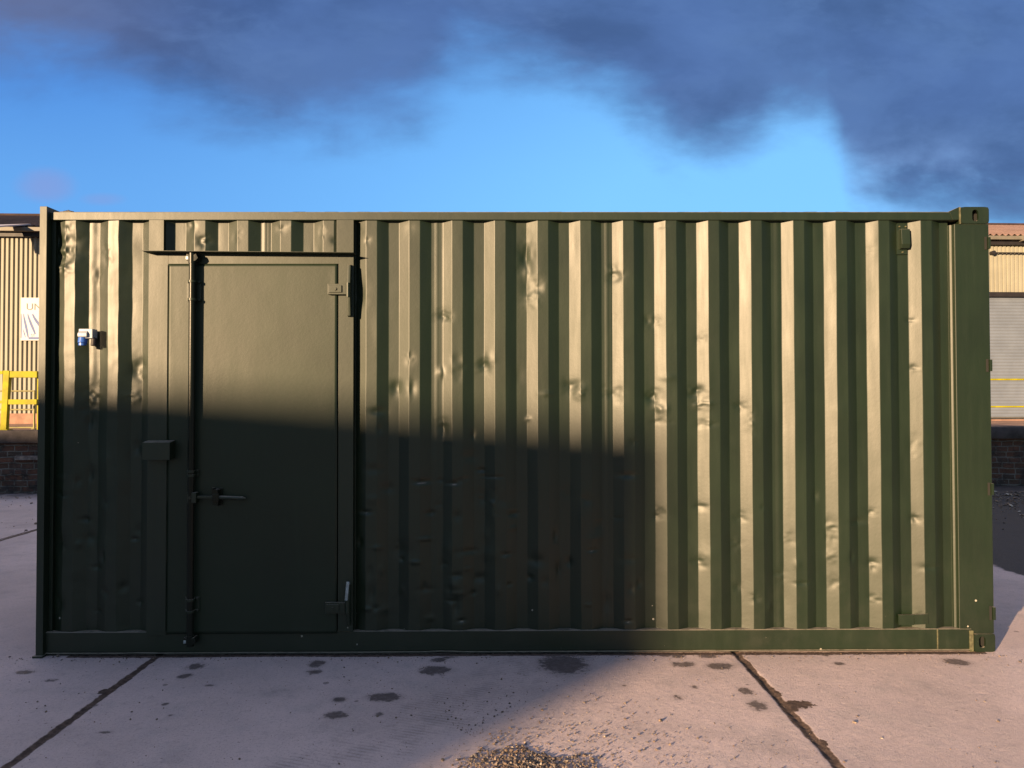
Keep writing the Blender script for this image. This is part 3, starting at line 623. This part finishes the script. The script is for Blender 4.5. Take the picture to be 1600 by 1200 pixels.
DX0, DX1, DZ0, DZ1 = lx1+.0006, PX(526.8, YF), PZ(988.5, YF), PZ(412.4, YF)
dx = np.linspace(DX0, DX1, 60); dz = np.linspace(DZ0, DZ1, 120); DXX, DZZ = np.meshgrid(dx, dz)
ed = np.clip(np.minimum.reduce([DXX-DX0, DX1-DXX, DZZ-DZ0, DZ1-DZZ])/.05, 0, 1)
DYY = YF-.002+ed*(.0035*np.cos((DZZ-DZ0)/(DZ1-DZ0)*math.pi*2)*.4+.0016*vnoise(DXX*2.2, DZZ*1.6, 71, 3)+.0002*vnoise(DXX*12, DZZ*12, 72, 2))
door = grid_mesh('personnel_door', DXX, DYY, DZZ, 'door', C)
md = door.modifiers.new('thick', 'SOLIDIFY'); md.thickness = .035; md.offset = -1
tag(door, 'flat smooth steel door leaf')
# cover strip with its ragged weld
x0, x1 = PX(246, YF), PX(261.5, YF); zz = np.arange(PZ(984, YF), PZ(412, YF), .01)
MB().box(x0, x1, YF-.008, YF+.001, zz[0], zz[-1], .0012).build('cover_strip', 'green', C)
wz2 = np.arange(zz[0], zz[-1], .006); A_, B_ = np.meshgrid(np.array([0, .35, .7, 1.0]), wz2)
wd_ = .0025+.0035*np.clip(vnoise(B_*9, B_*0, 61, 4)+.3, 0, 1)
grid_mesh('weld_bead', x1-.001+A_*wd_, YF-.0005-.005*np.sin(A_*math.pi*.85+.3)*(wd_/.006), B_, 'green', C)
# locking rod
rxp = PX(299.5, -.05)
YR = -.054
rod = MB().cyl((rxp, YR, PZ(1003, YR)), (rxp, YR, PZ(400, YR)), .0205, seg=28).build('lock_rod', 'rodpaint', C)
def keeper(pa, pb, wide=.046):
    za, zb = PZ(pb, YR), PZ(pa, YR); b = MB()
    b.box(rxp-wide, rxp+wide, -.024, -.0175, za, zb, .0015)
    for z in (za+.010, zb-.010):
        b.cyl((rxp, YR, z-.007), (rxp, YR, z+.007), .0265, seg=24)
        for s in (-1, 1): b.cyl((rxp+s*(wide-.010), -.036, z), (rxp+s*(wide-.010), -.022, z), .007, seg=6)
        b.box(rxp-wide+.004, rxp+wide-.004, -.034, -.024, z-.006, z+.006, .001)
    return b.build('rod_keeper', 'green', C)
keeper(437, 470); keeper(733, 744, .04); keeper(933, 956)
for pz, up in ((403, 1), (999, -1)):
    z = PZ(pz, YR); b = MB()
    b.prism([(rxp-.040, z-.006), (rxp-.030, z+.026), (rxp-.012, z+.018), (rxp+.012, z+.018), (rxp+.030, z+.026), (rxp+.044, z-.002), (rxp+.030, z-.018), (rxp+.012, z-.026), (rxp-.012, z-.026), (rxp-.030, z-.018)], 'y', -.072, -.018, .003)
    b.cyl((rxp, YR, z-.034), (rxp, YR, z+.03), .0235, seg=20)
    cm = b.build('rod_cam', 'rodpaint', rod)
    MB().box(rxp-.034, rxp-.018, -.0735, -.068, z-.012, z+.008, .002).build('worn_edge', 'pale', cm)
# handle
hz_ = PZ(776, YR); b = MB()
b.box(PX(293.5, -.07), PX(307, -.07), -.072, -.026, hz_-.033, hz_+.033, .004)
b.cyl((rxp, -.078, hz_), (rxp, -.070, hz_), .009, seg=8)
b.build('handle_hub', 'green', rod)
b = MB(); e = PX(384, -.06); s = PX(306, -.06); m1 = PX(335, -.06)
b.box(s, m1+.02, -.060, -.048, hz_-.006, hz_+.010, .002); b.cyl((m1, -.056, hz_+.001), (e-.015, -.056, hz_-.006), .0125, seg=18); b.cyl((e-.018, -.056, hz_-.006), (e, -.056, hz_-.0065), .0125, .004, seg=18)
b.build('handle', 'green', rod)
b = MB(); cx_ = PX(338.5, -.05)
b.box(cx_-.030, cx_+.030, -.026, -.0175, hz_-.050, hz_+.056, .003)
b.cyl((cx_+.0, -.07, hz_+.036), (cx_+.0, -.024, hz_+.036), .017, seg=14); b.cyl((cx_+.004, -.066, hz_-.034), (cx_+.004, -.024, hz_-.034), .012, seg=12)
b.box(cx_-.018, cx_+.024, -.072, -.055, hz_-.022, hz_+.024, .003); b.box(cx_-.022, cx_-.012, -.066, -.03, hz_+.014, hz_+.060, .002); b.box(cx_+.010, cx_+.018, -.064, -.026, hz_-.052, hz_+.05, .002)
b.build('handle_catch', 'rodpaint', C)
# hinges
def hinge(ya, yb, sa, sb, xl, xr, lean, worn=False):
    z0, z1 = PZ(yb, -.05), PZ(ya, -.05); s0, s1 = PZ(sb, -.03), PZ(sa, -.03); b = MB()
    b.box(PX(xl, -.03), PX(xr, -.03), -.040, -.0175, s0, s1, .002)
    b.box(PX(xl+2, -.03), PX(xl+22, -.03), -.048, -.040, s0+.012, s1-.010, .002)
    b.cyl((PX(xl+12, -.03), -.055, (s0+s1)/2), (PX(xl+12, -.03), -.046, (s0+s1)/2), .010, seg=8)
    h_ = b.build('hinge', 'green', C)
    xc = PX(545.5, -.04); zc = (z0+z1)/2; hl = (z1-z0)/2
    t = MB(); t.prism([(-.012, z0), (-.012, z1), (-.040, z1-.004), (-.056, zc+hl*.28), (-.056, zc+.016), (-.046, zc), (-.056, zc-.016), (-.056, zc-hl*.28), (-.040, z0+.004)], 'x', xc-.014, xc+.008, .002)
    t.cyl((xc-.006, -.052, zc-.045), (xc-.006, -.052, zc+.045), .013, seg=16)
    t.build('hinge_plate', 'green', h_)
    if worn:
        MB().box(xc-.014, xc+.004, -.072, -.060, zc+.035, z1+.02, .002, Matrix.Rotation(R(5), 3, 'Y')).build('bare_steel_bar', 'pale', h_)
hinge(412, 494, 443.5, 460, 512, 542, 0); hinge(912, 978, 940, 957, 509, 540, 0, True)
# lock box beside the door
b = MB(); q0, q1 = PX(223, -.09), PX(266, -.09); z0, z1 = PZ(717.5, -.09), PZ(690, -.09)
b.prism([(-.018, z0+.004), (-.018, z1+.010), (-.045, z1+.006), (-.095, z1), (-.095, z0), (-.085, z0)], 'x', q0, q1, .002); b.build('lock_box', 'green', C)
# ventilator high on the right
vx0, vx1 = PX(1403, YI), PX(1419.5, YI); vz0, vz1 = PZ(398, YI, 1410), PZ(351, YI, 1410); b = MB()
b.box(vx0, vx1, .034, .050, vz0, vz1, .0015)
b.prism([(.036, vz0+.03), (.036, vz1-.034), (.006, vz1-.036), (.000, vz0+.062), (.010, vz0+.036)], 'x', vx0+.016, vx1+.004, .002)
ve = b.build('ventilator', 'green', C)
for x in (vx0+.016, vx1-.012): MB().cyl((x, .026, vz1-.016), (x, .036, vz1-.016), .005, seg=8).build('bolt', 'weld', ve)
MB().cyl(((vx0+vx1)/2, .026, vz0+.014), ((vx0+vx1)/2, .036, vz0+.014), .005, seg=8).build('bolt', 'weld', ve)
# welded repair patch low on the right
b = MB(); b.box(PX(1401, 0), PX(1425, 0), .004, .012, PZ(977, 0, 1420), PZ(961, 0, 1420), .001); b.box(PX(1425, 0)+.001, PX(1447, 0), .002, .014, PZ(976, 0, 1420), PZ(960, 0, 1420), .001, Matrix.Rotation(R(-2), 3, 'Y')); b.build('repair_patch', 'green', C)
# fold-over lifting scrap on the roof edge at the left
b = MB(); b.box(PX(88, 0), PX(106, 0), .02, .05, ZR1-.002, ZR1+.008, .002); b.cyl((PX(99, 0), .03, ZR1+.012), (PX(108, 0), .03, ZR1+.004), .006, seg=8); b.cyl((PX(92, 0), .03, ZR1+.006), (PX(101, 0), .03, ZR1+.014), .006, seg=8); b.build('roof_bracket', 'rodpaint', C)
# power inlet
ex0, ez1 = P(125, 514, -.03); ex1, ez0 = P(149, 531, -.03); b = MB()
b.box(ex0+.002, ex1-.008, -.050, YO+.004, ez0+.008, ez1, .006); b.prism([(-.050, ez1-.012), (-.066, ez1-.03), (-.066, ez0+.018), (-.050, ez0+.012)], 'x', ex0+.004, ex1-.036, .002)
sk = b.build('power_inlet', 'grey_plastic', C); b = MB(); cxs = (ex0+.022)
b.cyl((cxs, -.040, ez0-.022), (cxs, -.032, ez0+.014), .027, seg=24); b.cyl((cxs, -.040, ez0-.036), (cxs, -.040, ez0-.020), .023, seg=24); b.build('socket_cap', 'blue_plastic', sk)
b = MB(); b.cyl((ex1-.012, -.030, ez0-.036), (ex1-.012, -.022, ez0+.012), .016, seg=20); b.build('cable_gland', 'black', sk)

# ------------------------------------------------------------------ shed behind, with its loading dock
TH = R(2.4); ct, st = math.cos(TH), math.sin(TH)
WY = CAM[1]+17.0; BX = -8.0                       # wall passes (BX,WY)
SH = empty('industrial_shed', (BX, WY, 0)); SH.rotation_euler.z = TH
tag(SH, 'long cream corrugated industrial shed with a brown roof behind the container', 'industrial building')
def wl(px, py, y=0.0):
    """photo pixel -> shed-local x,z on the plane local y"""
    d = AX[0]*(px-800)+AX[1]*(600-py)+AX[2]*FPX; n = np.array([-st, ct, 0.0]); o = np.array([BX, WY, 0.0])+n*y
    t = ((o-CAM) @ n)/(d @ n); p = CAM+d*t-np.array([BX, WY, 0.0]); return p[0]*ct+p[1]*st, p[2]
DT = 1.08                                          # dock top
shx0, shx1 = wl(1547, 460)[0]-.9, wl(1547, 460)[0]+4.2
sz1 = wl(1570, 463)[1]; sz0 = wl(1570, 652)[1]
EZ = 5.20
def ribs(x0, x1):
    out = []; k = math.floor(x0/.1)
    while k*.1 < x1:
        b0 = k*.1; out += [(b0, 0), (b0+.052, 0), (b0+.062, .032), (b0+.090, .032)]; k += 1
    return [(min(max(x, x0), x1), y) for x, y in out if x0-.1 < x < x1+.02]
def clad(name, x0, x1, z0, z1, mat='clad', parent=None, yoff=0):
    r_ = np.array(ribs(x0, x1)); A = np.stack([r_[:, 0]]*2); B = np.stack([r_[:, 1]+yoff]*2); Zc = np.stack([np.full(len(r_), z0), np.full(len(r_), z1)])
    return grid_mesh(name, A, B, Zc, mat, parent or SH, smooth=False)
zc = wl(30, 646)[1]
clad('wall', -14, shx0, zc, EZ); clad('wall', shx0, shx1, sz1+.10, EZ, 'clad'); clad('wall', shx1, 34, zc, EZ)
b = MB(); b.box(-14, shx0-.02, -.03, .30, DT-.3, zc, .005); b.box(shx1+.02, 34, -.03, .30, DT-.3, zc, .005); b.build('plinth', 'concrete_dock', SH)
b = MB(); b.box(shx0-.06, shx1+.06, -.03, .12, sz1-.01, sz1+.098, .005); b.build('lintel', 'black', SH)
xs_ = np.array([shx0, shx1]); zs_ = np.arange(sz0, sz1, .012); A, Zc = np.meshgrid(xs_, zs_); ph = ((zs_-sz0) % .075)/.075
B = (.075-.012*np.sin(ph*math.pi))[:, None]+A*0
sh_ = grid_mesh('roller_shutter', A, B, Zc, 'shutter', SH, smooth=False)
MB().box(shx0, shx1, .05, .10, sz0-.05, sz0, .003).build('bottom_bar', 'gutter', sh_)
MB().box(shx0-.1, shx1+.1, -.02, .12, DT-.2, sz0-.051, .003).build('sill', 'concrete_dock', SH)
b = MB(); b.box(-14.2, 34.2, -.10, .06, EZ+.001, EZ+.10, .004); b.build('fascia', 'black', SH)
b = MB(); b.box(-14.3, 34.3, -.22, -.11, EZ+.10, EZ+.19, .012)
for k in range(24): b.box(-13+k*2.0, -12.96+k*2.0, -.235, -.10, EZ+.07, EZ+.20, .003)
b.build('gutter', 'gutter', SH)
def roofsheet(name, x0, x1, mat, run=5.9, y0=-.22, z0=EZ+.205, pitch=.27, amp=.022):
    xs2 = np.arange(x0, x1, .0183); ys2 = np.array([0, 1.5, 1.52, 3.0, 3.02, 4.5, 4.52, run]); lap = np.array([0, 0, .012, .012, .024, .024, .036, .036])*0
    A, B = np.meshgrid(xs2, ys2); Zc = z0+B*pitch+amp*np.sin(A*2*math.pi/.146)
    o = grid_mesh(name, A, B+y0, Zc, mat, SH); return o
split = wl(800, 400)[0]
roofsheet('roof', -14.3, split, 'roof_dark'); roofsheet('roof', split, 34.3, 'roof_brown', y0=-.22)
rid = EZ+.205+5.9*.27
MB().box(-14.3, 34.3, 5.55, 5.85, rid-.02, rid+.05, .02).build('ridge', 'roof_dark', SH)
MB().prism([(5.66, rid-.03), (12.0, EZ-.2), (12.0, EZ-.4), (5.66, rid-.2)], 'x', -14.3, 34.3, 0).build('back_roof', 'roof_dark', SH)
MB().box(-14, -13.9, .05, 12, 0, EZ).box(33.9, 34, .05, 12, 0, EZ).box(-13.9, 33.9, 11.8, 12, 0, EZ).build('wall', 'clad2', SH)
# translucent roof light sheets at the left: a pale wedge lying on the slope
def roofp(px, py):
    d = AX[0]*(px-800)+AX[1]*(600-py)+AX[2]*FPX; R3 = np.array([[ct, st, 0], [-st, ct, 0], [0, 0, 1]]); dl = R3 @ d; cl_ = R3 @ (CAM-np.array([BX, WY, 0.0]))
    # plane z = z0 + pitch*(y+.22) + .035
    k = .27; t = (EZ+.205+k*(cl_[1]+.22)+.04-cl_[2])/(dl[2]-k*dl[1]); p = cl_+dl*t; return p
a1, a2, a3 = roofp(-90, 353), roofp(-90, 359), roofp(48, 349.5)
bm = bmesh.new(); vs = [bm.verts.new(p) for p in (a1, a2, a3)]; vt = [bm.verts.new(p-np.array([0, 0, .03])) for p in (a1, a2, a3)]
bm.faces.new(vs); bm.faces.new(vt[::-1])
for i in range(3): bm.faces.new((vs[i], vs[(i+1) % 3], vt[(i+1) % 3], vt[i]))
mb = MB(); mb.add(bm); mb.build('roof_light', 'skylight', SH)
# pipe run under the eave on the right
xa, za = wl(1551, 395, -.06); b = MB(); b.cyl((xa, -.06, za), (xa+7, -.06, za-.01), .016, seg=10); b.cyl((xa, -.12, za), (xa, .0, za), .045, seg=12)
b.build('wall_pipe', 'black', SH)
# dock: brick face, edge beam, slab
DK = empty('loading_dock', (BX, WY, 0)); DK.rotation_euler.z = TH
tag(DK, 'raised loading dock with dark old brick face running along the shed', 'loading dock')
DY = -(17.0-13.15)
MB().box(-30, 60, DY+.06, -.04, -.3, DT, .0).build('dock_slab', 'concrete_dock', DK)
xs3 = np.arange(-30, 60, .045); zs3 = np.arange(-.1, DT-.21, .025); A, Zc = np.meshgrid(xs3, zs3)
row = np.floor(Zc/.10); bi = np.floor((A+row*.11)/.225); hsh = np.sin(bi*127.1+row*311.7)*43758.5; hsh = hsh-np.floor(hsh)
B = DY+.02+hsh*.03+.015*vnoise(A*5, Zc*9, 77, 3)-.0
grid_mesh('brick_face', A, B, Zc, 'brick', DK)
xs3 = np.arange(-30, 60, .06); pp = [(DY-.04, DT-.21), (DY-.05, DT-.20), (DY-.05, DT-.012), (DY-.03, DT+.006), (DY+.3, DT+.006)]
A, K_ = np.meshgrid(xs3, np.arange(5)); q = np.array(pp); B = q[K_, 0]+.010*vnoise(A*2.5, K_*1.0, 81, 4); Zc = q[K_, 1]+.008*vnoise(A*3.1, K_*1.0, 83, 4)
grid_mesh('edge_beam', A, B, Zc, 'dock_edge', DK)
# long pale stone set in the brick face, lower left
xa, za = wl(23, 719, DY-.03); xb, zb = wl(75, 712, DY-.03); MB().box(xa, xb, DY-.035, DY+.02, za, zb+.0, .008).build('stone_block', plain('pale_stone', (.20, .16, .145), .9, 0, .45, 14, .006), DK)

# barriers on the dock edge
def barrier():
    E_ = empty('safety_barrier', (BX, WY, 0)); E_.rotation_euler.z = TH; yb = DY+.14
    tag(E_, 'chunky yellow steel safety barrier on the dock edge at the left', 'barrier')
    x0, _ = wl(9, 600, yb); x1, _ = wl(56.5, 600, yb); xr, _ = wl(120, 600, yb)
    zt = wl(30, 580, yb)[1]; zt0 = wl(30, 590, yb)[1]; zm = wl(30, 624, yb)[1]; zm0 = wl(30, 632, yb)[1]; zb_ = DT+.006
    for x, wd in ((x0, .05), ):
        b = MB(); b.box(x-wd, x+wd, yb-.03, yb+.06, zb_, zt+.01, .006, Matrix.Rotation(R(2.4), 3, 'Y')); b.box(x-.11, x+.07, yb-.07, yb+.10, zb_-.001, zb_+.012, .003); b.build('post', 'yellow', E_)
    MB().box(x0+.05, x1+.02, yb-.02, yb+.06, zt0, zt, .008).build('rail', 'yellow', E_)
    MB().box(x0+.05, x1+.02, yb-.02, yb+.06, zm0, zm, .008).build('rail', 'yellow', E_)
    MB().box(x1-.02, x1+.02, yb+.062, yb+.10, zb_, zt, .004).build('post', 'yellow', E_)
    b = MB(); b.box(x0-2.6, x0-.055, yb, yb+.05, zt-.05, zt+.005, .006).build('rail', 'yellow', E_)
    b = MB(); b.box(x0-2.6, x0-.055, yb, yb+.05, zm0+.02, zm-.02, .006).build('rail', 'yellow', E_)
    b = MB(); b.box(x0-2.64, x0-2.56, yb-.02, yb+.06, zb_, zt+.006, .006).build('post', 'yellow', E_)
barrier()
def railing(name, lab, yb, x0, x1, zs_, posts, r_, mat, rp=None):
    E_ = empty(name, (BX, WY, 0)); E_.rotation_euler.z = TH; tag(E_, lab, 'railing')
    for z in zs_: MB().cyl((x0, yb, z), (x1, yb, z), r_, seg=12).build('rail', mat, E_)
    for x in posts:
        b = MB(); b.cyl((x, yb, DT+.004), (x, yb, max(zs_)), rp or r_*1.2, seg=12); b.cyl((x, yb, DT+.004), (x, yb, DT+.016), .05, seg=16); b.build('post', mat, E_)
yb = DY+.60; xa = wl(14, 600, yb)[0]; xb = wl(54, 600, yb)[0]
railing('handrail', 'thin dull yellow tube railing behind the chunky barrier on the left dock', yb, xa-3.5, xb, [wl(30, 611, yb)[1], wl(30, 640, yb)[1], wl(30, 668, yb)[1]], [xb, xa-3.4], .014, 'tube', .018)
yb = DY+.25; xa = wl(1480, 600, yb)[0]; xb = wl(1700, 600, yb)[0]
railing('handrail', 'thin yellow tube railing on the dock in front of the roller shutter', yb, xa, xb, [wl(1575, 593, yb)[1], wl(1575, 635.5, yb)[1]], [xa, xb], .017, 'yellow')

# sign on the shed wall
sx0_, sz1_ = wl(32.5, 465, -.04); sx1_, sz0_ = wl(63, 532, -.04); W_ = (sx1_-sx0_)*1.30; H_ = sz1_-sz0_
n_ = np.array([-st, ct]); S = empty('wall_sign', (BX+sx0_*ct, WY+sx0_*st, 0)); S.rotation_euler.z = TH
tag(S, 'white sign with blue curved stripes and dark letters on the cream shed wall', 'sign')
MB().box(0, W_, -.035, -.008, sz0_, sz1_, .003).build('board', 'white_sign', S)
def text(body, x, z, size, mat, parent=S, sxs=1.0):
    cu = bpy.data.curves.new('lettering', 'FONT'); cu.body = body; cu.size = size; cu.extrude = .0015
    ob = bpy.data.objects.new('lettering', cu); COL.objects.link(ob)
    dg = bpy.context.evaluated_depsgraph_get(); me = bpy.data.meshes.new_from_object(ob.evaluated_get(dg)); bpy.data.objects.remove(ob)
    me.transform(Matrix.Rotation(R(90), 4, 'X')); me.transform(Matrix.Scale(sxs, 4, (1, 0, 0))); me.transform(Matrix.Translation((x, -.038, z)))
    o = link('lettering', me, mat, parent, False); return o
text('UN', .11, sz1_-.27, .21, 'sign_black', S, 1.1)
zb0, zb1 = sz0_+.05, sz1_-.36
b = MB()
def stripe(x0, x1, w0, w1, zt, zb_):
    N = 10; L_, R_ = [], []
    for i in range(N+1):
        t = i/N; z = zt+(zb_-zt)*t; x = x0+(x1-x0)*(t**1.5); w_ = w0+(w1-w0)*math.sin(t*math.pi*.9); L_.append((x, z)); R_.append((min(x+w_, W_-.01), z))
    bm = bmesh.new()
    va = [bm.verts.new((p[0], -.0375, p[1])) for p in L_]; vb = [bm.verts.new((p[0], -.0375, p[1])) for p in R_]
    for i in range(N): bm.faces.new((va[i], va[i+1], vb[i+1], vb[i]))
    b.add(bm)
for a in ((.005, .005, .012, .02, zb1, zb0), (.05, .15, .015, .05, zb1, zb0+.02), (.14, .30, .02, .055, zb1, zb0+.09), (.24, .48, .03, .07, zb1, zb0+.16), (.05, .10, .004, .022, zb0+.2, zb0+.02)): stripe(*a)
b.box(.17, W_-.01, -.0378, -.036, sz0_+.03, sz0_+.075, 0)
b.build('stripes', 'sign_blue', S)
text('ST', .22, sz0_+.085, .085, 'sign_blue', S)

# ------------------------------------------------------------------ shed behind the camera (its shadow falls on the left of the container)
shx, shz = P(1000, 688, 0); shx += .13; shz += .05
Dh = 42.0
ex, ey_ = shx-Dh*math.sin(SUN_AZ), -Dh*math.cos(SUN_AZ); ehz = shz+Dh*math.tan(SUN_EL)
_, z2 = P(100, 594, 0); x2, _ = P(100, 606, 0); slope = (z2-shz)/(shx-x2)
NB = empty('neighbouring_shed', (ex, ey_, 0)); tag(NB, 'flat roofed beige shed opposite the container, outside the picture', 'industrial building')
al = math.atan(slope/(math.tan(SUN_EL)/math.cos(SUN_AZ)-slope*math.tan(SUN_AZ))); NB.rotation_euler.z = -al
Wd, Dp = 36.0, 14.0
MB().prism([(0, 0), (-Wd, 0), (-Wd, -Dp), (-Dp*math.tan(SUN_AZ-al)-.6, -Dp)], 'z', 0, ehz-.12, 0).build('wall', plain('grey_green_cladding', (.10, .12, .115), .6, 0, .1, 1.2, 0), NB)
MB().prism([(0, .0), (-Wd, 0), (-Wd, -Dp), (-Dp*math.tan(SUN_AZ-al)-.6, -Dp)], 'z', ehz-.119, ehz, 0).build('roof', 'roof_dark', NB)
MB().box(-14, -9, -.0, .06, 0, 4.0, .01).build('door', 'shutter', NB); MB().box(-27, -22, 0, .06, 0, 4.0, .01).build('door', 'shutter', NB)

scene.render.engine = 'CYCLES'
